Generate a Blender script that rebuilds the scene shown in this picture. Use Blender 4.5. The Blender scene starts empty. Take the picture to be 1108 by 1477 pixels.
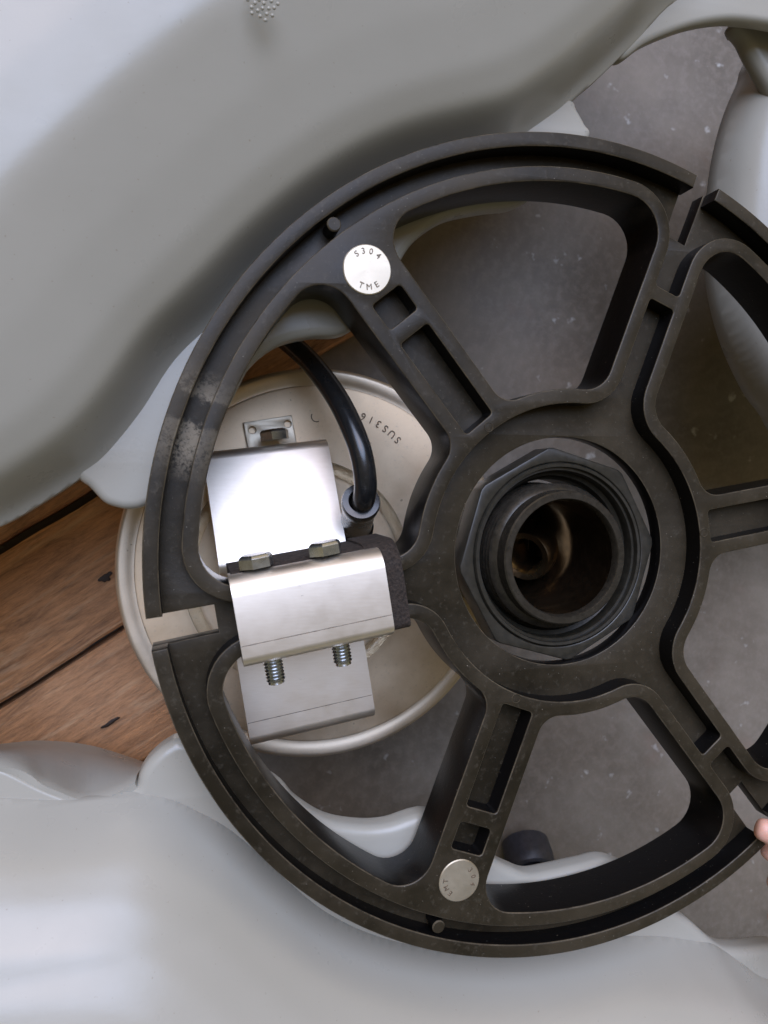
import bpy, bmesh, math, random
import numpy as np
from mathutils import Vector, Matrix, noise
random.seed(7)
U = 0.0004                      # one working unit = 0.4 mm ; wheel frame: origin at wheel centre, z = 0 its upper face
ZF = 680.0                      # height of the wheel face above the concrete, in units
S = bpy.context.scene
COL = S.collection
rad = math.radians

# ------------------------------------------------------------------ camera, world, sun, exposure
CAM = Vector((-549.427, 107.893, 949.090))
RX = Vector((0.96397829, 0.0, 0.26598093)); RY = Vector((0.01176762, 0.99902083, -0.04264867)); RZ = Vector((-0.26572049, 0.04424235, 0.96303439))
FPX, CXP, CYP = 1050.0, 554.0, 738.0
def W(v): return Vector((v[0]*U, v[1]*U, (v[2]+ZF)*U))
cd = bpy.data.cameras.new('camera'); cam = bpy.data.objects.new('camera', cd); COL.objects.link(cam)
M = Matrix((RX, RY, RZ)).transposed().to_4x4(); M.translation = W(CAM); cam.matrix_world = M
cd.sensor_fit = 'VERTICAL'; cd.sensor_height = 6.0; cd.lens = FPX/1477*6.0
cd.clip_start = 0.01; cd.clip_end = 100
cd.dof.use_dof = True; cd.dof.focus_distance = 1120*U; cd.dof.aperture_fstop = 2.0
S.camera = cam
SUN_EL, SUN_AZ = 57.0, -10.0      # azimuth measured from +Y towards +X
world = bpy.data.worlds.new('World'); S.world = world; world.use_nodes = True
wn = world.node_tree.nodes; wl = world.node_tree.links
sky = wn.new('ShaderNodeTexSky'); sky.sky_type = 'NISHITA'; sky.sun_disc = False
sky.sun_elevation = rad(SUN_EL); sky.sun_rotation = rad(SUN_AZ)
sky.air_density = 1.0; sky.dust_density = 3.0; sky.ozone_density = 1.0
bg = wn['Background']; bg.inputs['Strength'].default_value = 0.082
wb = wn.new('ShaderNodeMix'); wb.data_type = 'RGBA'; wb.blend_type = 'MULTIPLY'; wb.inputs[0].default_value = 1.0
wb.inputs[7].default_value = (1.72, 1.09, 0.42, 1)          # white balance of the photograph
wl.new(sky.outputs[0], wb.inputs[6]); wl.new(wb.outputs[2], bg.inputs[0])
sd = bpy.data.lights.new('sun', 'SUN'); sd.energy = 5.0; sd.angle = rad(54); sd.color = (0.42, 0.62, 1.0)
so = bpy.data.objects.new('sun', sd); COL.objects.link(so)
sdir = Vector((math.sin(rad(SUN_AZ))*math.cos(rad(SUN_EL)), math.cos(rad(SUN_AZ))*math.cos(rad(SUN_EL)), math.sin(rad(SUN_EL))))
so.rotation_euler = sdir.to_track_quat('Z', 'Y').to_euler(); so.location = W((300, 1500, 2500))
S.view_settings.view_transform = 'Standard'; S.view_settings.look = 'None'
S.view_settings.exposure = -0.05; S.view_settings.gamma = 1.0

# ------------------------------------------------------------------ helpers
def hit(px, py, z=0.0):
    """point of the place at height z seen at photograph position px, py"""
    r = RX*((px-CXP)/FPX) - RY*((py-CYP)/FPX) - RZ
    t = (z-CAM.z)/r.z
    return CAM + r*t
def hits(pts, z): return [hit(x, y, z) for x, y in pts]

def thing(name, label, cat, base=(0, 0, 0), group=None):
    o = bpy.data.objects.new(name, None); COL.objects.link(o)
    o.location = W(base); o.empty_display_size = 0.02
    o['label'] = label; o['category'] = cat
    if group: o['group'] = group
    return o
def tag(o, label, cat, group=None):
    o['label'] = label; o['category'] = cat
    if group: o['group'] = group
    return o
def root_loc(p):
    v = Vector((0, 0, 0))
    while p is not None: v = v + p.location; p = p.parent
    return v
def link(name, me, mat, parent=None, smooth=True, ang=35):
    """me: mesh in working units (wheel frame)"""
    off = root_loc(parent)
    me.transform(Matrix.Translation(Vector((0, 0, ZF*U))-off) @ Matrix.Scale(U, 4))
    if mat is not None and not me.materials: me.materials.append(mat)
    if smooth:
        me.polygons.foreach_set('use_smooth', [True]*len(me.polygons))
        bmx = bmesh.new(); bmx.from_mesh(me)
        for e in bmx.edges:
            if len(e.link_faces) == 2 and e.calc_face_angle(0) > rad(ang): e.smooth = False
        bmx.to_mesh(me); bmx.free()
    me.update()
    o = bpy.data.objects.new(name, me); COL.objects.link(o)
    if parent is not None: o.parent = parent
    return o
def obj(name, bm, mat, parent=None, smooth=True, ang=35):
    bmesh.ops.recalc_face_normals(bm, faces=bm.faces[:])
    me = bpy.data.meshes.new(name); bm.to_mesh(me); bm.free()
    return link(name, me, mat, parent, smooth, ang)

def curve_solid(name, loops, z0, z1, mat, parent=None, bevel=2.0, res=2, ang=50):
    """solid with the given closed outlines (the first outer, holes after it) between z0 and z1, edges rounded"""
    cu = bpy.data.curves.new(name, 'CURVE'); cu.dimensions = '2D'; cu.fill_mode = 'BOTH'
    for lp in loops:
        sp = cu.splines.new('POLY'); sp.points.add(len(lp)-1)
        for i, q in enumerate(lp): sp.points[i].co = (q[0], q[1], 0, 1)
        sp.use_cyclic_u = True
    cu.extrude = (z1-z0)/2-bevel; cu.bevel_depth = bevel; cu.bevel_resolution = res; cu.offset = -bevel
    ob = bpy.data.objects.new(name+'_tmp', cu); COL.objects.link(ob)
    dg = bpy.context.evaluated_depsgraph_get()
    me = bpy.data.meshes.new_from_object(ob.evaluated_get(dg)); me.name = name
    bpy.data.objects.remove(ob); bpy.data.curves.remove(cu)
    me.materials.clear()
    bm = bmesh.new(); bm.from_mesh(me)
    bmesh.ops.remove_doubles(bm, verts=bm.verts[:], dist=0.02)
    bmesh.ops.recalc_face_normals(bm, faces=bm.faces[:])
    bm.to_mesh(me); bm.free()
    me.transform(Matrix.Translation((0, 0, (z0+z1)/2)))
    return link(name, me, mat, parent, True, ang)

def lathe(bm, prof, n=64, mtx=None, a0=0.0, a1=2*math.pi, squash=1.0):
    """prof: list of (r, z); revolved about z"""
    full = abs(a1-a0-2*math.pi) < 1e-6
    m = n if full else n+1
    rings = []
    for r, z in prof:
        ring = []
        for i in range(m):
            a = a0+(a1-a0)*i/n
            v = Vector((r*math.cos(a), r*math.sin(a)*squash, z))
            ring.append(bm.verts.new(mtx @ v if mtx else v))
        rings.append(ring)
    for k in range(len(prof)-1):
        for i in range(n):
            j = (i+1) % m
            try: bm.faces.new((rings[k][i], rings[k][j], rings[k+1][j], rings[k+1][i]))
            except ValueError: pass
    return rings
def disc_cap(bm, ring):
    try: bm.faces.new(ring)
    except ValueError: pass
def tube(bm, pts, r, n=16, sub=8, caps=True):
    """smooth tube through pts (Catmull-Rom); r a number or one radius per point"""
    P = [Vector(p) for p in pts]; rr = r if isinstance(r, (list, tuple)) else [r]*len(P)
    out = []; ro = []
    for i in range(len(P)-1):
        p0 = P[max(i-1, 0)]; p1 = P[i]; p2 = P[i+1]; p3 = P[min(i+2, len(P)-1)]
        for s in range(sub):
            t = s/sub
            out.append(0.5*((2*p1)+(p2-p0)*t+(2*p0-5*p1+4*p2-p3)*t*t+(3*p1-p0-3*p2+p3)*t**3)); ro.append(rr[i]*(1-t)+rr[i+1]*t)
    out.append(P[-1]); ro.append(rr[-1])
    up = None; rings = []
    for i, p in enumerate(out):
        d = (out[min(i+1, len(out)-1)]-out[max(i-1, 0)]).normalized()
        if up is None: up = d.orthogonal().normalized()
        else: up = (up-d*up.dot(d)).normalized()
        s = d.cross(up)
        rings.append([bm.verts.new(p+(up*math.cos(2*math.pi*k/n)+s*math.sin(2*math.pi*k/n))*ro[i]) for k in range(n)])
    for a, b in zip(rings, rings[1:]):
        for k in range(n): bm.faces.new((a[k], a[(k+1) % n], b[(k+1) % n], b[k]))
    if caps: bm.faces.new(rings[0]); bm.faces.new(rings[-1])
def ring_path(bm, c, R, r, n=96, m=14, a0=0, a1=2*math.pi):
    prof = [(R+r*math.cos(2*math.pi*k/m), r*math.sin(2*math.pi*k/m)) for k in range(m+1)]
    lathe(bm, prof, n, Matrix.Translation(Vector(c)), a0, a1)
def frame_mtx(o, x, y):
    x = Vector(x).normalized(); z = x.cross(Vector(y)).normalized(); y = z.cross(x)
    m = Matrix((x, y, z)).transposed().to_4x4(); m.translation = Vector(o); return m
def text_mesh(txt, size, depth, mtx):
    cu = bpy.data.curves.new('t', 'FONT'); cu.body = txt; cu.size = size; cu.align_x = 'CENTER'; cu.align_y = 'CENTER'; cu.extrude = depth; cu.resolution_u = 3
    ob = bpy.data.objects.new('t', cu); COL.objects.link(ob)
    me = bpy.data.meshes.new_from_object(ob.evaluated_get(bpy.context.evaluated_depsgraph_get()))
    bpy.data.objects.remove(ob); bpy.data.curves.remove(cu)
    me.materials.clear(); me.transform(mtx); return me
def join_meshes(name, ms):
    bm = bmesh.new()
    for m in ms: bm.from_mesh(m)
    me = bpy.data.meshes.new(name); bm.to_mesh(me); bm.free(); return me

# ------------------------------------------------------------------ materials
class Mat:
    def __init__(s, name):
        s.m = bpy.data.materials.new(name); s.m.use_nodes = True
        s.n = s.m.node_tree.nodes; s.l = s.m.node_tree.links; s.b = s.n['Principled BSDF']
        s.tc = s.n.new('ShaderNodeTexCoord')
    def set(s, **k):
        for a, v in k.items():
            i = s.b.inputs[a.replace('_', ' ')]; i.default_value = (*v, 1) if a.endswith('Color') else v
        return s
    def mapping(s, scale=(1, 1, 1), rot=(0, 0, 0), loc=(0, 0, 0)):
        mp = s.n.new('ShaderNodeMapping'); mp.inputs['Scale'].default_value = scale; mp.inputs['Rotation'].default_value = rot; mp.inputs['Location'].default_value = loc
        s.l.new(s.tc.outputs['Object'], mp.inputs[0]); return mp.outputs[0]
    def noise(s, scale, detail=4, rough=.6, vec=None, dist=0):
        x = s.n.new('ShaderNodeTexNoise'); x.inputs['Scale'].default_value = scale; x.inputs['Detail'].default_value = detail; x.inputs['Roughness'].default_value = rough; x.inputs['Distortion'].default_value = dist
        s.l.new(vec or s.tc.outputs['Object'], x.inputs['Vector']); return x.outputs[0]
    def voro(s, scale, vec=None, feat='F1'):
        x = s.n.new('ShaderNodeTexVoronoi'); x.feature = feat; x.inputs['Scale'].default_value = scale
        s.l.new(vec or s.tc.outputs['Object'], x.inputs['Vector']); return x.outputs['Distance']
    def ramp(s, fac, stops):
        r = s.n.new('ShaderNodeValToRGB'); e = r.color_ramp.elements
        while len(e) < len(stops): e.new(0.5)
        for i, (p, c) in enumerate(stops):
            e[i].position = p; e[i].color = (c, c, c, 1) if not isinstance(c, tuple) else (*c, 1)
        s.l.new(fac, r.inputs[0]); return r.outputs[0]
    def mix(s, fac, a, b, mode='MIX'):
        x = s.n.new('ShaderNodeMix'); x.data_type = 'RGBA'; x.blend_type = mode
        for i, v in ((0, fac), (6, a), (7, b)):
            if isinstance(v, (int, float)): x.inputs[i].default_value = (v, v, v, 1) if i in (6, 7) and True and x.bl_idname == "ShaderNodeMix" else v
            elif isinstance(v, tuple): x.inputs[i].default_value = (*v, 1)
            else: s.l.new(v, x.inputs[i])
        return x.outputs[2]
    def math(s, op, a, b=0.0):
        x = s.n.new('ShaderNodeMath'); x.operation = op
        for i, v in ((0, a), (1, b)):
            if isinstance(v, (int, float)): x.inputs[i].default_value = (v, v, v, 1) if i in (6, 7) and True and x.bl_idname == "ShaderNodeMix" else v
            else: s.l.new(v, x.inputs[i])
        return x.outputs[0]
    def sep(s):
        x = s.n.new('ShaderNodeSeparateXYZ'); s.l.new(s.tc.outputs['Object'], x.inputs[0]); return x.outputs
    def bump(s, h, strength=.2, dist=.0005, prev=None):
        x = s.n.new('ShaderNodeBump'); x.inputs['Strength'].default_value = strength; x.inputs['Distance'].default_value = dist
        s.l.new(h, x.inputs['Height'])
        if prev is not None: s.l.new(prev, x.inputs['Normal'])
        s.l.new(x.outputs[0], s.b.inputs['Normal']); return x.outputs[0]
    def col(s, c): s.l.new(c, s.b.inputs['Base Color']); return s
    def rgh(s, c): s.l.new(c, s.b.inputs['Roughness']); return s

def m_wheel():
    s = Mat('black_moulded_plastic')
    big = s.noise(14, 5, .65); fine = s.noise(260, 4, .7); spk = s.noise(900, 2, .5)
    # rubbed, dusty brown on upward faces; walls near black, shade put into the colour
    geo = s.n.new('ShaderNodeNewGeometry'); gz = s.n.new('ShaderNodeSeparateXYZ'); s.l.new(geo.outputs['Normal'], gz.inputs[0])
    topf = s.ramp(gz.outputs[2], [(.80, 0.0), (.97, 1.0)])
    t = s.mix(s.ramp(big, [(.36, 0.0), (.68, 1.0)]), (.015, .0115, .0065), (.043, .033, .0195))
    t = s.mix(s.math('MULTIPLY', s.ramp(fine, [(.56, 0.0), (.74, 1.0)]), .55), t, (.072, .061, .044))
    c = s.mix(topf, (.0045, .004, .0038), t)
    # scuffed sector of the rim (wear with its own shape)
    xyz = s.sep()
    ang = s.math('ARCTAN2', xyz[1], xyz[0]); r = s.math('SQRT', s.math('ADD', s.math('MULTIPLY', xyz[0], xyz[0]), s.math('MULTIPLY', xyz[1], xyz[1])))
    sect = s.ramp(s.math('ABSOLUTE', s.math('SUBTRACT', ang, rad(161.5))), [(.06, .85), (.135, 0.0)])
    rr = s.math('DIVIDE', r, 600*U)
    rim = s.ramp(rr, [(.84, 0.0), (.88, .25), (.917, .25), (.922, 1.0), (.966, 1.0), (.972, .3)])
    rag = s.noise(90, 6, .8)
    scr = s.noise(60, 8, .8, s.mapping((1, 1, 1), (0, 0, .5)), .6); scr2 = s.noise(520, 4, .75)
    band = s.ramp(s.math('ADD', s.math('ABSOLUTE', s.math('SUBTRACT', ang, rad(159.8))), s.math('MULTIPLY', s.math('SUBTRACT', rag, .5), .07)), [(.026, 0.0), (.034, 1.0)])
    mk = s.math('MULTIPLY', s.math('MULTIPLY', sect, rim), s.math('MULTIPLY', s.ramp(s.math('ADD', s.math('MULTIPLY', scr, .5), s.math('MULTIPLY', scr2, .5)), [(.41, 0.0), (.50, 1.0)]), band))
    mk = s.math('MULTIPLY', mk, topf)
    c = s.mix(mk, c, (.26, .215, .15))
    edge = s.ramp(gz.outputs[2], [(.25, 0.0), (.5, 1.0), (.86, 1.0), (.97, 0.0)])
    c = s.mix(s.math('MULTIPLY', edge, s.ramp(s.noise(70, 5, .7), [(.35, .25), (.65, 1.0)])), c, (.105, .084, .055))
    lite = s.ramp(s.noise(900, 1, .4), [(.77, 0.0), (.81, 1.0)])
    c = s.mix(s.math('MULTIPLY', lite, .6), c, (.35, .31, .25))
    s.col(c); s.l.new(s.mix(topf, .20, .22), s.b.inputs['Specular IOR Level'])
    s.rgh(s.mix(topf, .30, s.ramp(big, [(.3, .32), (.7, .52)])))
    b = s.bump(fine, .25, .0004); s.bump(s.noise(1500, 2, .5), .25, .00015, b)
    return s.m
def m_float():
    s = Mat('grey_polyethylene')
    big = s.noise(5, 4, .55); fine = s.noise(420, 3, .6)
    c = s.mix(s.ramp(big, [(.3, 0.0), (.7, 1.0)]), (.335, .315, .262), (.375, .352, .295))
    dirt = s.ramp(s.noise(620, 1, .4), [(.765, 0.0), (.80, 1.0)])
    c = s.mix(s.math('MULTIPLY', dirt, .55), c, (.22, .18, .13))
    s.col(c); s.set(Specular_IOR_Level=.5)
    s.rgh(s.ramp(s.noise(30, 4, .6), [(.3, .26), (.7, .36)]))
    b = s.bump(s.noise(38, 3, .5), .10, .0015); s.bump(fine, .12, .0003, b)
    return s.m
def m_alu():
    s = Mat('satin_anodised_aluminium')
    n = s.noise(120, 4, .6, s.mapping((1, 7, 1), (0, 0, rad(9))))
    c = s.mix(s.ramp(n, [(.35, 0.0), (.65, 1.0)]), (.80, .72, .62), (.83, .755, .66))
    scr = s.ramp(s.noise(75, 6, .8, s.mapping((1, 4, 1), (0, 0, .35))), [(.655, 0.0), (.69, 1.0)])
    c = s.mix(s.math('MULTIPLY', scr, .6), c, (.30, .26, .22))
    s.col(c); s.set(Metallic=1.0)
    s.rgh(s.ramp(s.noise(60, 3, .6), [(.3, .42), (.7, .50)]))
    s.bump(n, .05, .0003); return s.m
def m_steel(name='dull_stainless_steel', col1=(.68, .53, .36), col2=(.82, .68, .50), r1=.48, r2=.62):
    s = Mat(name)
    n = s.noise(26, 6, .7); f = s.noise(500, 3, .6)
    c = s.mix(s.ramp(n, [(.32, 0.0), (.68, 1.0)]), col1, col2)
    c = s.mix(s.math('MULTIPLY', s.ramp(f, [(.6, 0.0), (.75, 1.0)]), .3), c, (.38, .33, .27))
    sp = s.ramp(s.noise(210, 1, .4), [(.77, 0.0), (.81, 1.0)]); c = s.mix(s.math('MULTIPLY', sp, .55), c, (.2, .15, .1))
    s.col(c); s.set(Metallic=.9); s.rgh(s.ramp(n, [(.3, r1), (.7, r2)])); s.bump(f, .06, .0002); return s.m
def m_simple(name, c, r=.4, metal=0.0, bump=0.0, scale=300, var=.25, spec=.5):
    s = Mat(name); n = s.noise(scale, 4, .65)
    c2 = tuple(x*(1-var) for x in c); c3 = tuple(min(1, x*(1+var)) for x in c)
    s.col(s.mix(s.ramp(n, [(.3, 0.0), (.7, 1.0)]), c2, c3)); s.set(Metallic=metal, Specular_IOR_Level=spec)
    s.rgh(s.ramp(s.noise(scale*.3, 3, .6), [(.3, r*.85), (.7, min(1, r*1.2))]))
    if bump: s.bump(n, bump, .0006)
    return s.m
def m_wood():
    s = Mat('weathered_brown_wood')
    oi = s.n.new('ShaderNodeObjectInfo')
    off = s.n.new('ShaderNodeVectorMath'); off.operation = 'MULTIPLY_ADD'
    cmb = s.n.new('ShaderNodeCombineXYZ'); s.l.new(oi.outputs['Random'], cmb.inputs[0]); s.l.new(oi.outputs['Random'], cmb.inputs[1]); s.l.new(oi.outputs['Random'], cmb.inputs[2])
    s.l.new(cmb.outputs[0], off.inputs[0]); off.inputs[1].default_value = (3, 5, 7); s.l.new(s.tc.outputs['Object'], off.inputs[2])
    mp = s.n.new('ShaderNodeMapping'); mp.inputs['Rotation'].default_value = (0, 0, rad(-32)); mp.vector_type = 'TEXTURE'
    mp.inputs['Rotation'].default_value = (0, 0, rad(32)); mp.inputs['Scale'].default_value = (8, 1, 1)
    s.l.new(off.outputs[0], mp.inputs[0]); v = mp.outputs[0]
    g = s.noise(46, 9, .75, v, 1.8); g2 = s.noise(420, 6, .85, v, .2); blot = s.noise(9, 4, .6, off.outputs[0])
    c = s.mix(s.ramp(g, [(.34, 0.0), (.47, .55), (.64, 1.0)]), (.085, .030, .010), (.70, .34, .145))
    c = s.mix(s.ramp(blot, [(.40, 0.0), (.70, .75)]), c, (.60, .33, .17))
    c = s.mix(s.math('MULTIPLY', s.ramp(g2, [(.35, 1.0), (.55, 0.0)]), .45), c, (.06, .028, .013))
    # sun-bleached streaks
    pale = s.ramp(s.noise(70, 5, .7, v, .6), [(.56, 0.0), (.72, 1.0)])
    c = s.mix(s.math('MULTIPLY', pale, .55), c, (.74, .50, .30))
    stain = s.ramp(s.noise(20, 3, .5, s.mapping((1, 1, 1), (0, 0, 0), (.3, .1, 0))), [(.68, 0.0), (.76, 1.0)])
    c = s.mix(s.math('MULTIPLY', stain, .6), c, (.03, .016, .010))
    s.col(c); s.rgh(s.ramp(blot, [(.3, .38), (.7, .6)])); s.bump(g2, .7, .0016); return s.m
def m_concrete():
    s = Mat('worn_concrete')
    n = s.noise(7, 6, .65); f = s.noise(110, 5, .7)
    c = s.mix(s.ramp(n, [(.3, 0.0), (.7, 1.0)]), (.10, .081, .060), (.215, .183, .142))
    c = s.mix(s.math('MULTIPLY', s.ramp(f, [(.45, 0.0), (.7, 1.0)]), .5), c, (.24, .20, .165))
    sp = s.ramp(s.noise(48, 3, .55), [(.66, 0.0), (.74, 1.0)])
    c = s.mix(s.math('MULTIPLY', sp, .75), c, (.46, .45, .42))
    rb = s.ramp(s.noise(15, 3, .5), [(.62, 0.0), (.74, 1.0)]); c = s.mix(s.math('MULTIPLY', rb, .35), c, (.16, .10, .07))
    s.col(c); s.rgh(s.ramp(n, [(.3, .45), (.7, .65)])); s.bump(f, .3, .001); return s.m
def m_clear():
    s = Mat('clear_vinyl'); s.set(Base_Color=(.93, .92, .88), Roughness=.08, Transmission_Weight=1.0, IOR=1.22); return s.m
def m_skin():
    s = Mat('skin'); n = s.noise(60, 3, .6); f = s.noise(420, 3, .6)
    s.col(s.mix(s.ramp(n, [(.3, 0.0), (.7, 1.0)]), (.62, .33, .24), (.72, .42, .33)))
    s.set(Roughness=.45, Subsurface_Weight=.25, Subsurface_Radius=(.004, .0015, .0008)); s.bump(f, .25, .0003); return s.m

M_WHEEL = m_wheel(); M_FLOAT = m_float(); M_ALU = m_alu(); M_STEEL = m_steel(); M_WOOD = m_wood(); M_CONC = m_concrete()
M_CHROME = m_steel('bright_rolled_steel', (.60, .51, .39), (.72, .62, .48), .42, .55)
M_TOKEN = m_steel('pale_worn_steel', (.50, .44, .34), (.64, .57, .45), .42, .55)
M_ZINC = m_simple('zinc_plated_steel', (.50, .53, .55), .26, 1.0, .05, 200, .2)
M_FOAM = m_simple('brown_black_rubber_foam', (.030, .022, .017), .85, 0, 1.0, 620, .7, .3)
M_CABLE = m_simple('black_cable_sheath', (.012, .012, .012), .24, 0, .05, 300, .3)
M_GLAND = m_simple('black_gland_plastic', (.014, .012, .010), .26, 0, .1, 300, .35)
M_NUT = m_simple('grey_black_plastic', (.024, .021, .015), .34, 0, .15, 220, .35)
M_PIPE = m_simple('dark_bronzed_pipe', (.034, .029, .022), .26, .3, .12, 240, .35)
M_BORE = m_simple('bronzed_bore_metal', (.048, .031, .018), .20, .85, .1, 200, .4)
M_BRASS = m_simple('tarnished_brass', (.58, .46, .28), .24, 1.0, .1, 120, .3)
M_RUBBER = m_simple('black_hose_rubber', (.030, .030, .036), .42, 0, .1, 200, .3)
M_ENGR = m_simple('dark_engraving', (.16, .12, .085), .6, .5, 0, 300, .2)
M_DARK = m_simple('flat_black', (.006, .005, .005), .6, 0, 0, 100, .2)  # near black, for the disc that closes the bore
M_KNOT = m_simple('dark_wood_knot', (.028, .014, .007), .6, 0, .3, 300, .4)
M_CLEAR = m_clear(); M_SKIN = m_skin()
M_SEAM = m_simple('seam_dark', (.20, .16, .12), .6, .3, 0, 300, .4)
M_LETTER = m_simple('stamped_lettering', (.16, .12, .08), .55, .5, 0, 300, .2)

# ------------------------------------------------------------------ ground: concrete sheet and wooden deck
bm = bmesh.new()
L = 30000
vs = [bm.verts.new(p) for p in ((-L, -L, -ZF), (L, -L, -ZF), (L, L, -ZF), (-L, L, -ZF))]; bm.faces.new(vs)
g = obj('concrete_floor', bm, M_CONC, None, False); g['kind'] = 'structure'

def build_deck():
    root = bpy.data.objects.new('wooden_deck', None); COL.objects.link(root); root.location = W((-600, -300, -ZF)); root['kind'] = 'structure'
    A = rad(32.0); d = Vector((math.cos(A), math.sin(A), 0)); nrm = Vector((-d.y, d.x, 0))
    p0 = hit(0, 1020, -600)
    base = p0.dot(nrm)
    # outlines of the deck end, between the pump and the right hand side
    e0 = Vector((-190, 474, 0)); e1 = Vector((-464, -536, 0)); ed = (e0-e1)
    def end_s(c):                                     # distance along the plank where the deck ends
        # point = d*s + nrm*c on the line e1 + ed*t
        en = Vector((-ed.y, ed.x, 0)); return (e1.dot(en)-nrm.dot(en)*c)/d.dot(en)
    Wd = 262.0
    for k in range(-4, 7):
        c0 = base+k*Wd+5; c1 = base+(k+1)*Wd-(12 if k == 0 else 5)
        s1 = (end_s(c0)+end_s(c1))/2+random.uniform(-6, 6); s0 = s1-2300
        b = bmesh.new()
        zt = -600+random.uniform(-3, 3)
        ns = 60; rows = []
        for i in range(ns+1):
            t = i/ns; ss = s0+(s1-s0)*t
            w0 = 3.2*noise.noise(Vector((ss*.012, k*7.1, 0)))+1.5*noise.noise(Vector((ss*.06, k*7.1, 4))); w1 = 3.2*noise.noise(Vector((ss*.012, k*7.1, 9)))+1.5*noise.noise(Vector((ss*.06, k*7.1, 2)))
            row = []
            for cc, zz in ((c0+w0, -ZF+2), (c0+w0, zt-7), (c0+w0+6, zt-1), (c0+w0+16, zt+.6), ((c0+c1)/2, zt+1.2), (c1+w1-16, zt+.6), (c1+w1-6, zt-1), (c1+w1, zt-7), (c1+w1, -ZF+2)):
                p = d*ss+nrm*cc; row.append(b.verts.new((p.x, p.y, zz)))
            rows.append(row)
        for ra, rb in zip(rows, rows[1:]):
            for j in range(len(ra)): b.faces.new((ra[j], ra[(j+1) % len(ra)], rb[(j+1) % len(ra)], rb[j]))
        b.faces.new(rows[0]); b.faces.new(rows[-1])
        obj('plank', b, M_WOOD, root)
    for (kx, ky, la, lb) in ((154, 832, 14, 8), (158, 1043, 20, 4)):
        q = hit(kx, ky, -596.5); b = bmesh.new()
        m = Matrix.Translation(q) @ Matrix.Rotation(A, 4, 'Z') @ Matrix.Diagonal((la, lb, 1.2, 1))
        bmesh.ops.create_uvsphere(b, u_segments=20, v_segments=8, radius=1, matrix=m)
        for v in b.verts:
            nz = 1+.8*noise.noise(Vector((v.co.x*.11, v.co.y*.11, 0))); dv = v.co-q; v.co = q+Vector((dv.x*nz, dv.y*nz, dv.z))
        obj('knot', b, M_KNOT, root)
build_deck()

# ------------------------------------------------------------------ floats (blow moulded grey lobes)
def sdf(P, poly):
    """signed distance (inside positive) and nearest boundary point of grid points P to the closed polygon"""
    n = len(poly); best = np.full(len(P), 1e18); near = np.zeros_like(P); inside = np.zeros(len(P), bool)
    for i in range(n):
        a = poly[i]; b = poly[(i+1) % n]; ab = b-a
        t = np.clip(((P-a)@ab)/(ab@ab+1e-12), 0, 1); q = a+t[:, None]*ab; d = ((P-q)**2).sum(1)
        m = d < best; best[m] = d[m]; near[m] = q[m]
        c = ((a[1] > P[:, 1]) != (b[1] > P[:, 1]))
        with np.errstate(divide='ignore', invalid='ignore'):
            xi = (b[0]-a[0])*(P[:, 1]-a[1])/(b[1]-a[1]+1e-18)+a[0]
        inside ^= (c & (P[:, 0] < xi))
    d = np.sqrt(best); d[~inside] *= -1
    return d, near
def smooth_poly(pts, sub=6):
    P = [np.array(p, float) for p in pts]; n = len(P); out = []
    for i in range(n):
        p0, p1, p2, p3 = P[i-1], P[i], P[(i+1) % n], P[(i+2) % n]
        for s in range(sub):
            t = s/sub
            out.append(0.5*((2*p1)+(p2-p0)*t+(2*p0-5*p1+4*p2-p3)*t*t+(3*p1-p0-3*p2+p3)*t**3))
    return out
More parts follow.
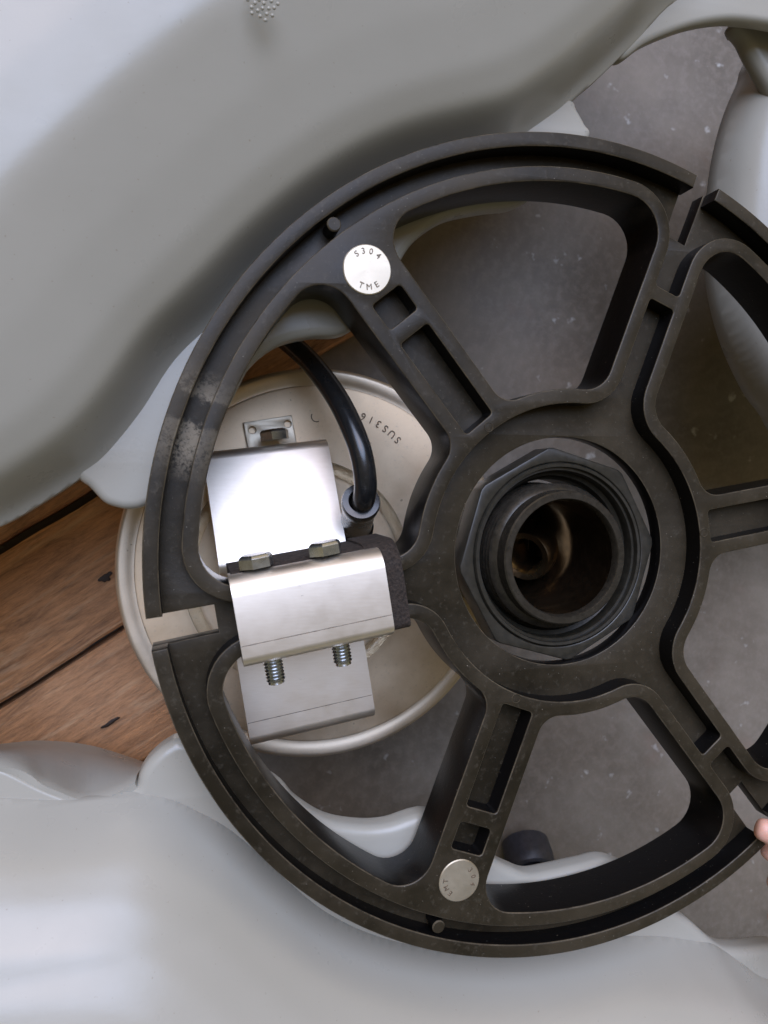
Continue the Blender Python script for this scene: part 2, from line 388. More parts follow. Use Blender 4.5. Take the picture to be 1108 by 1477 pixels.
def float_body(name, px, ztrace, prof_d, prof_z, step, mat, parent, zbase, extra=None):
    poly = [np.array((p.x, p.y)) for p in hits([tuple(q) for q in smooth_poly(px)], ztrace)]
    A = np.array(poly); lo = A.min(0)-step*2; hi = A.max(0)+step*2
    nx = int((hi[0]-lo[0])/step)+1; ny = int((hi[1]-lo[1])/step)+1
    X, Y = np.meshgrid(lo[0]+np.arange(nx)*step, lo[1]+np.arange(ny)*step, indexing='ij')
    P = np.c_[X.ravel(), Y.ravel()]
    d, near = sdf(P, poly)
    D = d.reshape(nx, ny).copy()
    # gently blurred distance, so that ridges of the outline melt into the dome
    B = np.maximum(D, 0)
    for it in range(220):
        Bp = np.pad(B, 1, mode='edge'); B2 = (Bp[:-2, 1:-1]+Bp[2:, 1:-1]+Bp[1:-1, :-2]+Bp[1:-1, 2:]+4*B)/8
        w = np.clip((D-20)/60, 0, 1); B = B*(1-w)+B2*w
    from_d = np.linspace(0, max(prof_d), 600)
    pz = np.interp(from_d, prof_d, prof_z)
    k = np.hanning(41); k /= k.sum(); ext = np.r_[np.full(20, 0.0), pz, np.full(20, pz[-1])]
    for q in range(20): ext[q] = pz[0]-(pz[20-q]-pz[0])
    pzs = np.convolve(ext, k, 'valid'); pzs[0] = prof_z[0]
    Z = np.interp(B.ravel(), from_d, pzs)
    if extra is not None: Z = Z+extra(P[:, 0], P[:, 1])*np.clip(d/40, 0, 1)
    keep = d > 0
    K = keep.reshape(nx, ny)
    nb = np.zeros_like(K); nb[1:] |= K[:-1]; nb[:-1] |= K[1:]; nb[:, 1:] |= K[:, :-1]; nb[:, :-1] |= K[:, 1:]
    nb[1:, 1:] |= K[:-1, :-1]; nb[:-1, :-1] |= K[1:, 1:]; nb[1:, :-1] |= K[:-1, 1:]; nb[:-1, 1:] |= K[1:, :-1]
    use = (K | nb).ravel(); snap = use & ~keep
    XY = P.copy(); XY[snap] = near[snap]; Z[snap] = prof_z[0]
    idx = -np.ones(nx*ny, int); ids = np.where(use)[0]; idx[ids] = np.arange(len(ids))
    I = np.arange(nx*ny).reshape(nx, ny)
    q = np.stack([I[:-1, :-1], I[1:, :-1], I[1:, 1:], I[:-1, 1:]], -1).reshape(-1, 4)
    q = q[use[q].all(1) & keep[q].any(1)]
    nt = len(ids)
    top = np.c_[XY[ids], Z[ids]]
    dd = np.maximum(d[ids], 0); zb = np.maximum(zbase, prof_z[0]-26-1.0*dd)
    bot = np.c_[XY[ids], zb]
    faces = idx[q].tolist(); fb = (idx[q][:, ::-1]+nt).tolist()
    # side skirt between the open borders
    from collections import Counter
    ec = Counter(); ed = {}
    for f in faces:
        for a, b in zip(f, f[1:]+f[:1]):
            key = (min(a, b), max(a, b)); ec[key] += 1; ed[key] = (a, b)
    side = [(b, a, a+nt, b+nt) for kk, c in ec.items() if c == 1 for a, b in [ed[kk]]]
    me = bpy.data.meshes.new(name); me.from_pydata(np.r_[top, bot].tolist(), [], faces+fb+[list(s) for s in side])
    bm = bmesh.new(); bm.from_mesh(me); bmesh.ops.remove_doubles(bm, verts=bm.verts[:], dist=0.05); bmesh.ops.dissolve_degenerate(bm, edges=bm.edges[:], dist=0.02)
    bmesh.ops.recalc_face_normals(bm, faces=bm.faces[:]); bm.to_mesh(me); bm.free()
    return link(name, me, mat, parent, True, 75)
def flange(name, px, z, th, mat, parent, bevel=12, sub=5):
    lp = [(p.x, p.y) for p in hits([tuple(q) for q in smooth_poly(px, sub)], z)]
    return curve_solid(name, [lp], z-th, z, mat, parent, bevel, 4, 80)

top_float = thing('float', 'pale grey moulded float filling the upper left behind the black wheel', 'float', (-500, 600, -ZF), 'grey plastic floats around the wheel')
UP = [(-700, 1120), (-100, 805), (0, 757), (60, 722), (112, 688), (152, 658), (206, 592), (256, 516), (322, 452), (394, 376), (482, 304), (572, 254), (657, 228), (738, 208), (770, 184), (800, 163), (827, 143), (862, 111), (897, 80), (973, 0), (1050, -100), (1150, -500), (600, -800), (-700, -800)]
def emblem(x, y): return 0*x
float_body('body', UP, -60, [0, 14, 24, 48, 85, 150, 225, 242, 310, 430], [-96, -84, -60, -12, 14, 44, 74, 79, 86, 89], 7.0, M_FLOAT, top_float, -596)
flange('tab', [(60, 640), (112, 690), (128, 702), (148, 723), (166, 731), (188, 734), (215, 727), (270, 690), (325, 595), (344, 559), (363, 526), (402, 496), (450, 484), (500, 479), (545, 440), (574, 385), (600, 345), (645, 313), (700, 300), (755, 291), (810, 250), (853, 196), (846, 175), (835, 155), (826, 140), (780, 120), (500, 150), (250, 330)], -92, 42, M_FLOAT, top_float)
flange('tab', [(880, 60), (898, 83), (930, 62), (962, 47), (1000, 34), (1040, 27), (1075, 27), (1130, 36), (1200, 60), (1220, -90), (960, -120), (930, -20)], -96, 30, M_FLOAT, top_float, 10)
# raised dots of the moulded emblem
c0 = hit(378, 4, 87)
bm = bmesh.new()
for k in range(24):
    a = k*2.399; r = 3.9*math.sqrt(k+.3)
    bmesh.ops.create_uvsphere(bm, u_segments=10, v_segments=6, radius=2.3, matrix=Matrix.Translation(Vector((c0.x+r*math.cos(a), c0.y+r*math.sin(a), 87.4))) @ Matrix.Diagonal((1, 1, .8, 1)))
obj('emblem', bm, M_FLOAT, top_float)

low_float = thing('float', 'glossy bluish grey float along the bottom edge below the wheel', 'float', (-300, -800, -ZF), 'grey plastic floats around the wheel')
LO = [(-800, 1168), (-100, 1167), (0, 1168), (80, 1171), (140, 1166), (190, 1158), (240, 1164), (290, 1185), (345, 1218), (420, 1286), (480, 1334), (560, 1370), (668, 1390), (780, 1387), (860, 1373), (908, 1366), (971, 1366), (1009, 1371), (1043, 1377), (1070, 1392), (1108, 1419), (1180, 1480), (1300, 1750), (500, 2000), (-800, 2000)]
float_body('body', LO, -60, [0, 20, 50, 85, 125, 170, 215, 260, 276, 340, 430], [-94, -62, -18, 18, 46, 64, 72, 75, 74, 70, 66], 7.0, M_FLOAT, low_float, -672, lambda x, y: np.clip(-(y+470)*.17, 0, 90))
flange('tab', [(190, 1160), (197, 1135), (203, 1115), (217, 1095), (240, 1076), (265, 1068), (320, 1085), (400, 1128), (430, 1158), (472, 1184), (520, 1193), (562, 1191), (625, 1176), (690, 1215), (719, 1243), (744, 1256), (768, 1264), (800, 1259), (845, 1249), (885, 1243), (940, 1270), (978, 1316), (1000, 1331), (1042, 1366), (1075, 1371), (1135, 1369), (1150, 1420), (1040, 1420), (700, 1430), (420, 1330), (300, 1230)], -92, 46, M_FLOAT, low_float, 15)
# lower left shoulder: a flange that slopes down towards the top, and the flat web beside it
def loft(name, rows, mat, parent, th=14):
    bm = bmesh.new(); R = []
    for pts, z in rows:
        sp = smooth_open(pts, 8)
        R.append([bm.verts.new(hit(x, y, z if not callable(z) else z(x))) for x, y in sp])
    for a, b in zip(R, R[1:]):
        for i in range(len(a)-1): bm.faces.new((a[i], a[i+1], b[i+1], b[i]))
    bmesh.ops.recalc_face_normals(bm, faces=bm.faces[:])
    if sum(f.normal.z for f in bm.faces) < 0: bmesh.ops.reverse_faces(bm, faces=bm.faces[:])
    bmesh.ops.solidify(bm, geom=bm.faces[:], thickness=th)
    return obj(name, bm, mat, parent, True, 60)
def smooth_open(pts, sub):
    P = [np.array(p, float) for p in pts]; out = []
    for i in range(len(P)-1):
        p0, p1, p2, p3 = P[max(i-1, 0)], P[i], P[i+1], P[min(i+2, len(P)-1)]
        for s in range(sub):
            t = s/sub; out.append(0.5*((2*p1)+(p2-p0)*t+(2*p0-5*p1+4*p2-p3)*t*t+(3*p1-p0-3*p2+p3)*t**3))
    out.append(P[-1]); return out
loft('shoulder', [([(-160, 1100), (0, 1084), (60, 1079), (130, 1086), (206, 1110)], -470), ([(-160, 1104), (0, 1092), (60, 1089), (132, 1099), (205, 1114)], -420),
                  ([(-160, 1110), (0, 1108), (60, 1136), (125, 1158), (200, 1132)], -112), ([(-160, 1128), (0, 1118), (60, 1146), (130, 1168), (200, 1140)], -100)], M_FLOAT, low_float)
flange('web', [(-200, 1100), (-60, 1096), (0, 1110), (60, 1139), (128, 1168), (150, 1200), (-200, 1200)], -97, 20, M_FLOAT, low_float, 5)

right_float = thing('float', 'bluish float at the right edge, lower than the wheel and out of focus', 'float', (700, 400, -ZF), 'grey plastic floats around the wheel')
RI = [(1112, 60), (1098, 95), (1082, 132), (1068, 175), (1057, 228), (1050, 290), (1047, 345), (1053, 410), (1068, 472), (1092, 532), (1125, 585), (1200, 650), (1500, 640), (1560, 200), (1500, -100), (1200, -60)]
float_body('body', RI, -190, [0, 8, 30, 70, 140, 220, 320], [-226, -190, -160, -130, -90, -66, -60], 8.0, M_FLOAT, right_float, -672)
flange('tab', [(1064, 26), (1078, 55), (1092, 84), (1112, 118), (1150, 175), (1230, 170), (1240, 20), (1140, 5)], -150, 40, M_FLOAT, right_float, 18)

# ------------------------------------------------------------------ the black wheel
PHI = 8.7
wheel = thing('wheel', 'large black plastic six-spoked wheel with an open hub, lying across the grey floats', 'wheel', (0, 0, -80))
def rot(p, deg):
    a = rad(deg); return (p[0]*math.cos(a)-p[1]*math.sin(a), p[0]*math.sin(a)+p[1]*math.cos(a))
def arc(c, r, a0, a1, n):
    return [(c[0]+r*math.cos(a0+(a1-a0)*i/n), c[1]+r*math.sin(a0+(a1-a0)*i/n)) for i in range(n+1)]
def tang(cv, rc, rho, outer):
    """fillet circle touching the line v = cv (on its far side) and the circle rc about the origin"""
    v = cv+rho; R = rc-rho if outer else rc+rho
    return (math.sqrt(R*R-v*v), v)
RO, RI_, VA, VB = 532.0, 240.0, 46.0, 43.0
def window(off=0.0):
    """window outline between a disc spoke (0 deg) and a gap spoke (60 deg), grown by -off (off > 0: larger lip outline)"""
    pts = []
    ro, ri, va, vb = RO+off, RI_-off, VA-off, VB-off
    def side(v, rho_o, rho_i):
        co = tang(v, ro, rho_o+off, True); ci = tang(v, ri, max(rho_i-off, 3), False)
        return co, rho_o+off, ci, max(rho_i-off, 3)
    co, ra, ci, rb = side(va, 44, 34)
    a_end = math.atan2(co[1], co[0]); b0 = math.atan2(ci[1], ci[0])
    A = arc(ci, rb, b0+math.pi, 1.5*math.pi, 8)           # inner arc -> line
    A = arc(ci, rb, math.pi+b0, 1.5*math.pi, 8) if b0 < math.pi/2 else A
    B = arc(co, ra, -math.pi/2, a_end, 10)                # line -> outer arc
    co2, ra2, ci2, rb2 = side(vb, 52, 44)
    mir = lambda p: rot((p[0], -p[1]), 60)
    a2 = math.atan2(co2[1], co2[0]); b2 = math.atan2(ci2[1], ci2[0])
    C = [mir(p) for p in arc(co2, ra2, -math.pi/2, a2, 10)][::-1]
    D = [mir(p) for p in arc(ci2, rb2, math.pi+b2, 1.5*math.pi, 8)][::-1]
    outer = arc((0, 0), ro, a_end, rad(60)-a2, 28)[1:-1]
    inner = arc((0, 0), ri, rad(60)-b2, b0, 14)[1:-1]
    return A+B+outer+C+D+inner
def sixfold(pts):
    out = []
    for k in range(3):
        b = PHI+120*k
        out.append([rot(p, b) for p in pts]); out.append([rot((p[0], -p[1]), b) for p in pts])
    return out
wins = sixfold(window())
def rrect(u0, u1, v0, v1, r=5):
    return arc((u1-r, v0+r), r, -math.pi/2, 0, 3)+arc((u1-r, v1-r), r, 0, math.pi/2, 3)+arc((u0+r, v1-r), r, math.pi/2, math.pi, 3)+arc((u0+r, v0+r), r, math.pi, 1.5*math.pi, 3)
pockets = []
for k in range(3):
    for q in (rrect(238, 392, -25, 25), rrect(415, 455, -25, 25)): pockets.append([rot(p, PHI+120*k) for p in q])
# hub recess: circle r 220 that runs out into a channel along each gap spoke
LIPW = 21.0; VC = VB-LIPW; RC = RI_-LIPW
def hub_recess():
    pts = []
    f = (math.sqrt((RC+44+LIPW)**2-(VC+44+LIPW)**2), VC+44+LIPW); fr = 44+LIPW
    b = math.atan2(f[1], f[0])
    for k in range(3):
        ax = PHI+60+120*k
        lo = arc((f[0], -f[1]), fr, math.pi-b, math.pi/2, 10)
        loc = lo+[(391, -VC)]+arc((392, -VC+5), 5, -math.pi/2, 0, 3)+arc((392, VC-5), 5, 0, math.pi/2, 3)+[(391, VC)]+arc(f, fr, 1.5*math.pi, math.pi+b, 10)
        pts += [rot(p, ax) for p in loc]
        a0 = rad(ax)+b; a1 = rad(ax+120)-b
        pts += arc((0, 0), RC, a0, a1, 24)[1:-1]
    return pts
hub = hub_recess()
# outline of the raised lips: circle r 553 notched at the gap spokes
RL = RO+LIPW
def lip_outline():
    pts = []
    co = tang(VB, RO, 52, True); fr = 52+LIPW; a2 = math.atan2(co[1], co[0])
    for k in range(3):
        ax = PHI+60+120*k
        lo = arc((co[0], -co[1]), fr, -a2, math.pi/2, 12)
        loc = lo+[(426, -VC)]+arc((424, -VC+6), 6, math.pi/2*3, math.pi, 4)[0:]+arc((424, VC-6), 6, math.pi, math.pi/2, 4)+[(426, VC)]+arc(co, fr, -math.pi/2, a2, 12)
        pts += [rot(p, ax) for p in loc]
        a0 = rad(ax)+a2; a1 = rad(ax+120)-a2
        pts += arc((0, 0), RL, a0, a1, 48)[1:-1]
    return pts
lips = lip_outline()
# lower web with the three open slots in the rim
def web_outline():
    pts = []
    for k in range(3):
        ax = PHI+60+120*k; g0, g1 = -22.0, 18.0
        loc = [(math.sqrt(600**2-g0*g0), g0), (514, g0+1), (514, g1-1), (math.sqrt(600**2-g1*g1), g1)]
        pts += [rot(p, ax) for p in loc]
        pts += arc((0, 0), 600, rad(ax)+math.asin(g1/600), rad(ax+120)+math.asin(g0/600), 90)[1:-1]
    return pts
ZW = -33.0
hubhole = arc((0, 0), 172, 0, 2*math.pi, 96)[:-1]
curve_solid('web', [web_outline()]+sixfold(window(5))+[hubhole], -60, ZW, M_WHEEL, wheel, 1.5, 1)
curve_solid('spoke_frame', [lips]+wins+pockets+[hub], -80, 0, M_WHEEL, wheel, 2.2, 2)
for k in range(3):
    ax = PHI+60+120*k
    a0 = rad(ax)+17/590; a1 = rad(ax+120)-24/590
    o = arc((0, 0), 600, a0, a1, 90)+arc((0, 0), 580, a1, a0, 90)
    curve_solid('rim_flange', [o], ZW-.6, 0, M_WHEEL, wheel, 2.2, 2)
for k in range(3):
    bx = PHI+120*k
    bm = bmesh.new(); c = rot((567, 0), bx)
    r = lathe(bm, [(9.5, ZW-1), (9.5, -4), (8, -2)], 20, Matrix.Translation((c[0], c[1], 0))); disc_cap(bm, r[-1])
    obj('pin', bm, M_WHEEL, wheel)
    bm = bmesh.new(); c = rot((226, -8), bx)
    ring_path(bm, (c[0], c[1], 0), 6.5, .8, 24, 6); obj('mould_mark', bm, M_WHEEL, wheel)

# two pressed-in steel discs and the lettering stamped into them
def token(cx, cy, r, txt):
    bm = bmesh.new(); n = 64
    prof = [(r, -4), (r, .8), (r-1.2, 2.0), (r*.5, 2.2), (.01, 2.2)]
    rg = lathe(bm, prof, n, Matrix.Translation((cx, cy, 0)))
    for v in bm.verts:
        v.co.z += .35*noise.noise(Vector((v.co.x*.05, v.co.y*.05, 3)))
        dv = Vector((v.co.x-cx, v.co.y-cy, 0)); k = 1+.012*noise.noise(dv.normalized()*1.5+Vector((cx, 0, 0))); v.co.x = cx+dv.x*k; v.co.y = cy+dv.y*k
    t = obj('steel_disc', bm, M_TOKEN, wheel)
    ms = []
    for s, ang, rr, size, flip in txt:
        a = rad(ang)
        ms.append(text_mesh(s, size, .5, Matrix.Translation((cx+rr*math.cos(a), cy+rr*math.sin(a), 2.5)) @ Matrix.Rotation(a-math.pi/2+(math.pi if flip else 0), 4, 'Z')))
    if ms: link('lettering', join_meshes('lettering', ms), M_LETTER, t, False)
t1 = hit(530, 388, 2); t2 = hit(663, 1270, 2)
token(t1.x, t1.y, 33, [('S', 127, 24, 11, 0), ('3', 103, 24, 11, 0), ('0', 78, 24, 11, 0), ('4', 51, 24, 11, 0), ('T', -112, 23, 11, 1), ('M', -84, 23, 11, 1), ('E', -56, 23, 11, 1)])
token(t2.x, t2.y, 30.5, [('3', 40, 21, 10, 0), ('0', 10, 21, 10, 0), ('4', -20, 21, 10, 0), ('T', 172, 21, 10, 0), ('M', 200, 21, 10, 0), ('E', 228, 21, 10, 0)])

# ------------------------------------------------------------------ hub: octagonal nut and pipe
HC = Vector((6, -7, 0))
nut = thing('hub_nut', 'dark octagonal plastic nut sitting in the hub of the wheel', 'nut', (HC.x, HC.y, -150))
bm = bmesh.new()
octa = [rot((166, 0), 6+45*k) for k in range(8)]
def rounded(poly, d=6):
    out = []
    for i, p in enumerate(poly):
        a = Vector(poly[i-1]); b = Vector(p); c = Vector(poly[(i+1) % len(poly)])
        out += [tuple(b+(a-b).normalized()*d), tuple(b+(c-b).normalized()*d)]
    return out
nout = [(HC.x+p[0], HC.y+p[1]) for p in rounded(octa, 5)]
bm.free()
curve_solid('octagon_flange', [nout, [(HC.x+p[0], HC.y+p[1]) for p in arc((0, 0), 142, 0, 2*math.pi, 80)[:-1]]], -96, -50, M_NUT, nut, 2, 2)
bm = bmesh.new(); T = Matrix.Translation(HC)
lathe(bm, [(141.6, -66), (141, -51), (139, -48), (135, -48.5), (134, -52), (134, -57), (130, -57), (128, -62), (128, -74), (122, -78), (120, -92), (116, -96), (116, -150)], 96, T)
obj('inner_ring', bm, M_NUT, nut)
pipe = thing('pipe', 'open dark pipe end rising through the hub nut', 'pipe', (0, -8, -600))
bm = bmesh.new(); T = Matrix.Translation(Vector((-3, -8, 0)))
prof = [(112, -420), (112, -120), (110, -112)]
for k in range(6):                                         # worn thread turns
    z = -106+k*11; prof += [(109, z), (110.5, z+4), (108, z+8)]
prof += [(101, -38), (99.5, -17), (97.5, -15), (88.5, -15), (87, -17), (86, -30)]
lathe(bm, prof, 96, T); obj('wall', bm, M_PIPE, pipe)
bm = bmesh.new()
lathe(bm, [(86, -30), (86, -120), (82, -126), (82, -330)], 96, T); obj('bore', bm, M_BORE, pipe)
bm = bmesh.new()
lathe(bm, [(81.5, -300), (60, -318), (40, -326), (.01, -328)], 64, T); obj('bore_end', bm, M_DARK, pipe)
bm = bmesh.new()                                            # tilted brass collar low in the bore
mt = T @ Matrix.Translation((30, -14, -205)) @ Matrix.Rotation(rad(-48), 4, 'Y') @ Matrix.Rotation(rad(14), 4, 'X')
lathe(bm, [(47, -60), (47, 4), (43, 12), (33, 10), (29, 2), (26, -60)], 48, mt); obj('brass_collar', bm, M_BRASS, pipe)

# ------------------------------------------------------------------ pump
PC = Vector((-312, -44, 0)); ZP = -326.0; RPU = 350.0
pump = thing('submersible_pump', 'round stainless steel pump end stamped SUS316, standing below the wheel', 'pump', (PC.x, PC.y, -598))
bm = bmesh.new(); T = Matrix.Translation(PC)
r = lathe(bm, [(RPU-6, -597), (RPU-2, ZP-40), (RPU-2, ZP-28)], 128, T); obj('casing', bm, M_STEEL, pump)
bm = bmesh.new()
pr = [(RPU-1, ZP-30)]+[(RPU-10+9*math.cos(a), ZP-10+9*math.sin(a)) for a in np.linspace(0, math.pi/2, 10)]+[(RPU-22, ZP-1.2), (RPU-25, ZP-2.6), (RPU-32, ZP-2.6)]
lathe(bm, pr, 160, T); obj('rolled_edge', bm, M_CHROME, pump)
bm = bmesh.new()
rg = lathe(bm, [(RPU-31, ZP-6), (RPU-33, ZP-1), (RPU-36, ZP), (RPU*.7, ZP+.4), (RPU*.4, ZP+.8), (.01, ZP+1)], 128, T)
plate = obj('end_plate', bm, M_STEEL, pump)
# stamped lettering SUS316 along an arc, read from the far side
ms = []
p0 = hit(574, 634, ZP); p1 = hit(524, 600, ZP); pm = hit(551, 614, ZP)
ch = (p1-p0); L_ = ch.length; e = ch.normalized(); nn = Vector((-e.y, e.x, 0))
bow = (pm-(p0+p1)/2).dot(nn)
for i, s in enumerate('SUS316'):
    t = i/5; q = p0+ch*t+nn*bow*4*t*(1-t); sl = math.atan2(e.y, e.x)+math.atan(bow*4*(1-2*t)/L_)
    ms.append(text_mesh(s, 19, .3, Matrix.Translation((q.x, q.y, ZP+1.2)) @ Matrix.Rotation(sl, 4, 'Z')))
link('lettering', join_meshes('lettering', ms), M_ENGR, plate, False)
bm = bmesh.new(); q = hit(450, 602, ZP)
ring_path(bm, (q.x+8, q.y+2, ZP+.6), 9, .9, 16, 6, rad(150), rad(300)); obj('stamp_mark', bm, M_ENGR, plate)

# mounting tab with two holes
ta, tb, tc_, td = [hit(*p, ZP+6) for p in ((351, 609), (421, 598), (428, 638), (357, 649))]
e = (tb-ta).normalized(); n_ = Vector((-e.y, e.x, 0)); cc = (ta+tb+tc_+td)/4
hx = (tb-ta).length/2; hy = (ta-td).length/2
outl = [(cc.x+e.x*a+n_.x*b, cc.y+e.y*a+n_.y*b) for a, b in ((-hx, -hy-14), (hx, -hy-14), (hx, hy), (-hx, hy))]
h1 = hit(364, 620, ZP+7); h2 = hit(415, 611, ZP+7)
tabp = curve_solid('mounting_tab', [outl]+[arc((h.x, h.y), 6.2, 0, 2*math.pi, 20)[:-1] for h in (h1, h2)], ZP+1.5, ZP+9, M_TOKEN, pump, 1, 1)

# cable gland and cable
gl0 = hit(508, 780, ZP); gl1 = hit(521, 722, -150)
ax = (gl1-gl0).normalized(); gm = frame_mtx(gl0, Vector((1, 0, 0))-ax*ax.x, ax.cross(Vector((1, 0, 0))))
Hh = (gl1-gl0).length
bm = bmesh.new()
hexr = [(33, -6), (34, 0), (34, 44), (30, 50)]
rg = []
for r_, z in hexr: rg.append([bm.verts.new(gm @ Vector((r_*math.cos(math.pi/3*k), r_*math.sin(math.pi/3*k), z))) for k in range(6)])
for a, b in zip(rg, rg[1:]):
    for k in range(6): bm.faces.new((a[k], a[(k+1) % 6], b[(k+1) % 6], b[k]))
bm.faces.new(rg[-1]); bm.faces.new(rg[0])
gland = obj('cable_gland', bm, M_GLAND, pump, True, 30)
bm = bmesh.new()
r = lathe(bm, [(27, 48), (27, 70), (31, 74), (31, 80), (28, 84), (26, Hh-34), (29, Hh-26), (31, Hh-6), (29, Hh), (20, Hh+1), (17, Hh-8)], 40, gm)
obj('gland_collar', bm, M_GLAND, gland)
path = [gl1-ax*20, gl1+Vector((0, 4, 18)), hit(527, 690, -116), hit(517, 640, -120), hit(490, 580, -160), hit(455, 530, -215), hit(425, 500, -255), hit(395, 478, -290), hit(350, 455, -320), hit(290, 430, -350)]
bm = bmesh.new(); tube(bm, path, 17.5, 24, 10); obj('cable', bm, M_CABLE, pump)

# clear hose lying round on the end plate
bm = bmesh.new(); ring_path(bm, (-352, -54, ZP+12), 190, 10.5, 160, 16)
hose = obj('hose', bm, M_CLEAR, None); tag(hose, 'clear vinyl hose looped flat on the steel pump end, partly behind the bracket', 'hose')

# ------------------------------------------------------------------ clamp bracket on the left spoke
clamp = thing('clamp_bracket', 'satin aluminium clamp bolted round the left spoke of the black wheel', 'bracket', (-390, -60, -240))
def channel(name, o, ex, ey, ez, x0, x1, w_, zt, depth, r1, r2, mat, parent, groove=None, wall=8):
    """U channel: length along ex from x0 to x1, width w_ along -ey, face at zt, sides depth deep"""
    prof = []
    for a in np.linspace(0, 1, 9): prof.append((r1-r1*math.cos(a*math.pi/2)*1.0, zt-r1+r1*math.sin(a*math.pi/2)))
    prof = [(0, zt-depth)]+prof
    for a in np.linspace(0, 1, 9): prof.append((w_-r2+r2*math.sin(a*math.pi/2), zt-r2+r2*math.cos(a*math.pi/2)))
    prof.append((w_, zt-depth))
    # inner skin
    inn = [(w_-wall, zt-depth)]+[(w_-wall, zt-wall-4), (w_-wall-4, zt-wall), (wall+4, zt-wall), (wall, zt-wall-4)]+[(wall, zt-depth)]
    loop = prof+inn
    bm = bmesh.new(); rings = []
    for x, sh in ((x0, 0.8), (x0+.8, 0), (x1-.8, 0), (x1, .8)):
        cxm = sum(p[0] for p in loop)/len(loop)
        rings.append([bm.verts.new(Vector(o)+ex*x-ey*(p[0]+(cxm-p[0])*.01*sh)+ez*p[1]) for p in loop])
    for a, b in zip(rings, rings[1:]):
        for k in range(len(loop)): bm.faces.new((a[k], a[(k+1) % len(loop)], b[(k+1) % len(loop)], b[k]))
    for rr in (rings[0], rings[-1]):
        f = bm.faces.new(rr); bmesh.ops.triangulate(bm, faces=[f])
    ch_ = obj(name, bm, mat, parent, True, 28)
    if groove:                                            # flat dark strip drawn as the extrusion line, wandering slightly
        bm = bmesh.new(); row = []
        for i in range(41):
            x = x0+1+(x1-x0-2)*i/40; hw = .55+.3*noise.noise(Vector((x*.09, w_, 0)))
            row.append([bm.verts.new(Vector(o)+ex*x-ey*(w_*groove+q*hw)+ez*(zt+.15)) for q in (-1, 1)])
        for a, b in zip(row, row[1:]): bm.faces.new((a[0], a[1], b[1], b[0]))
        obj('seam', bm, M_SEAM, ch_)
    return ch_
CE = Vector((math.cos(rad(9)), math.sin(rad(9)), 0)); CN = Vector((-CE.y, CE.x, 0)); CZ = Vector((0, 0, 1))
co_ = Vector((-496, -14, 0))
ZC = 32.0
channel('clamp_cover', co_, CE, CN, CZ, 0, 200, 117, ZC, 46, 26, 14, M_ALU, clamp, .755)
channel('foam_pad', co_+CN*3.5, CE, CN, CZ, 4, 186, 116, ZC-10.6, 118, 34, 10, M_FOAM, clamp, None, 26)
channel('foam_pad', co_+CN*7, CE, CN, CZ, 182, 226, 121, ZC-9.5, 118, 40, 10, M_FOAM, clamp, None, 26)
# lower bracket under the spoke: two bent faces of one profile
def bracket_part():
    # upper face tilts towards the far (+y) side
    for nm, pts, zz, r1, r2, gr in (('upper_bracket', [(297, 648), (472, 627), (502, 801), (312, 827)], (-266, -208), 20, 16, None), ('lower_bracket', [(330, 905), (517, 868), (542, 1035), (366, 1077)], (-186, -176), 14, 16, .80)):
        a = hit(*pts[0], zz[0]); b = hit(*pts[1], zz[0]); c = hit(*pts[2], zz[1]); d = hit(*pts[3], zz[1])
        ex = ((b-a)+(c-d)).normalized(); ey = ((a-d)+(b-c)); ey = (ey-ex*ey.dot(ex)).normalized(); ez = ex.cross(ey)
        ln = ((b-a).length+(c-d).length)/2; wd = ((a-d).length+(b-c).length)/2; o = (a+b+c+d)/4-ex*ln/2+ey*wd/2
        channel(nm, o, ex, ey, ez, 0, ln, wd, 0, 64, r1, r2, M_ALU, clamp, gr)
bracket_part()
def bolt(name_head, hc, axis, rad_h, hh, parent, shank_r=0, sh0=0, sh1=0):
    """hexagon bolt: head centre hc, axis points from head towards the thread"""
    axis = axis.normalized(); m = frame_mtx(hc, Vector((0, 0, 1)), axis.cross(Vector((0, 0, 1)))) 
    z = axis; x = Vector((0, 0, 1)); y = z.cross(x); m = Matrix((x, y, z)).transposed().to_4x4(); m.translation = hc
    root = bm = bmesh.new(); rg = []
    for r_, zz in ((rad_h*.80, -hh), (rad_h*.93, -hh+2), (rad_h, -hh+4.5), (rad_h, 0)):
        rg.append([bm.verts.new(m @ Vector((r_*math.cos(math.pi/3*k+.30), r_*math.sin(math.pi/3*k+.30), zz))) for k in range(6)])
    for a, b in zip(rg, rg[1:]):
        for k in range(6): bm.faces.new((a[k], a[(k+1) % 6], b[(k+1) % 6], b[k]))
    bm.faces.new(rg[0]); bm.faces.new(rg[-1])
    h = obj('bolt', bm, M_ZINC, parent, True, 25)
    if shank_r:
        bm = bmesh.new(); prof = [(shank_r*.9, sh0)]; z = sh0
        pitch = 4.4
        while z < sh1-5: prof += [(shank_r, z+pitch*.4), (shank_r, z+pitch*.55), (shank_r*.82, z+pitch*.95), (shank_r*.82, z+pitch)]; z += pitch
        prof += [(shank_r*.86, sh1-1), (shank_r*.7, sh1), (.01, sh1)]
        lathe(bm, prof, 28, m); obj('thread', bm, M_ZINC, h, True, 20)
for (hx_, hy_) in ((370, 813), (470, 798)):
    p = hit(hx_, hy_, 2)
    pin_ = co_+CE*((p-co_).dot(CE))+CN*3.4+CZ*2
    bolt('bolt', pin_, -CN, 23, 17, clamp, 12.5, 60, 156 if hx_ < 400 else 152)
p = hit(397, 634, -274)
bolt('bolt', Vector((p.x, p.y, -274)), -Vector((math.sin(rad(-8)), math.cos(rad(-8)), .08)), 25, 18, clamp)

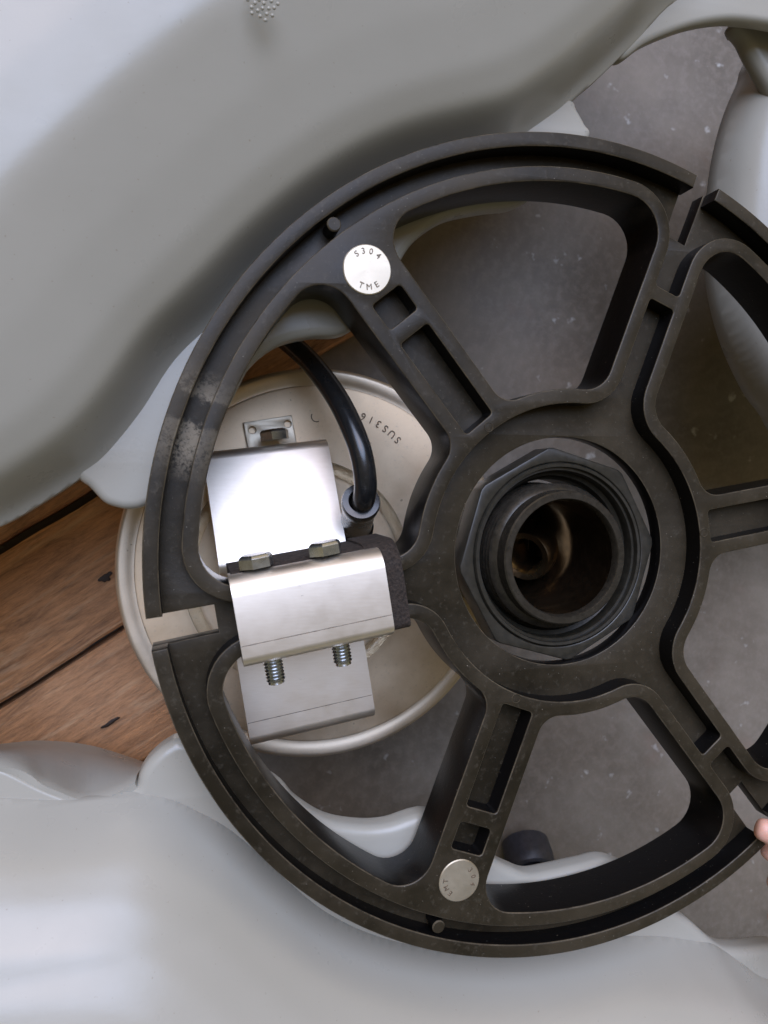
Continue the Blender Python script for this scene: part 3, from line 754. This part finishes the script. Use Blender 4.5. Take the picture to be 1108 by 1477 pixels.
# ------------------------------------------------------------------ hose end lying on the floor under the wheel
c = hit(768, 1254, -590)
bm = bmesh.new()
mt = Matrix.Translation(c) @ Matrix.Rotation(rad(30), 4, 'X') @ Matrix.Rotation(rad(-8), 4, 'Y')
lathe(bm, [(58, -70), (60, -30), (58, -12), (52, 0), (44, 4), (37, 0), (33, -12), (32, -70)], 64, mt, squash=.9)
o = obj('hose_end', bm, M_RUBBER, None); tag(o, 'black rubber hose end on the dark floor below the wheel', 'hose')

# ------------------------------------------------------------------ hand holding the rim at the right edge
def hand():
    root = thing('person', 'fingertips gripping the wheel rim at the right edge of the picture', 'person', (520, -560, -20))
    V = []; E = []; Rr = []
    def add(p, r, par=None):
        V.append(Vector(p)); Rr.append(r); i = len(V)-1
        if par is not None: E.append((par, i))
        return i
    k = 1.0
    tip = hit(1089, 1191, 16)
    # wrist and palm to the right of the frame
    wr = add((700, -690, 40), 62)
    fore = add((900, -790, 60), 70, wr)
    fore2 = add((1150, -910, 90), 85, fore)
    pal = add((600, -630, 40), 62, wr)
    k1 = add((500, -545, 46), 30, pal); k2 = add((492, -590, 50), 30, pal); k3 = add((500, -634, 48), 29, pal); k4 = add((522, -676, 42), 26, pal)
    def finger(base, pts, rs):
        b = base
        for p, r in zip(pts, rs): b = add(p, r, b)
    t = tip
    finger(k1, [(430, -492, 52), (372, -462, 40), (t.x+10, t.y-4, 22), (t.x, t.y, 15)], [24, 22, 20, 15])
    finger(k2, [(440, -540, 46), (402, -518, 14), (380, -504, -16), (372, -499, -28)], [24, 22, 20, 15])
    finger(k3, [(462, -600, 40), (430, -582, 0), (408, -570, -30), (400, -566, -44)], [23, 21, 19, 14])
    finger(k4, [(462, -646, 34), (420, -630, 6), (398, -622, -20), (390, -618, -30)], [20, 18, 16, 13])
    finger(pal, [(580, -560, 10), (540, -500, -30), (500, -455, -45), (470, -430, -50)], [34, 28, 24, 17])
    me = bpy.data.meshes.new('hand'); me.from_pydata([v for v in V], E, [])
    ob = bpy.data.objects.new('hand_tmp', me); COL.objects.link(ob)
    sk = ob.modifiers.new('s', 'SKIN'); sk.use_smooth_shade = True
    for i, v in enumerate(me.skin_vertices[0].data): v.radius = (Rr[i], Rr[i]*.92); v.use_root = (i == 0)
    sb = ob.modifiers.new('d', 'SUBSURF'); sb.levels = 2; sb.render_levels = 2
    m2 = bpy.data.meshes.new_from_object(ob.evaluated_get(bpy.context.evaluated_depsgraph_get()))
    bpy.data.objects.remove(ob)
    link('hand', m2, M_SKIN, root, True, 180)
hand()
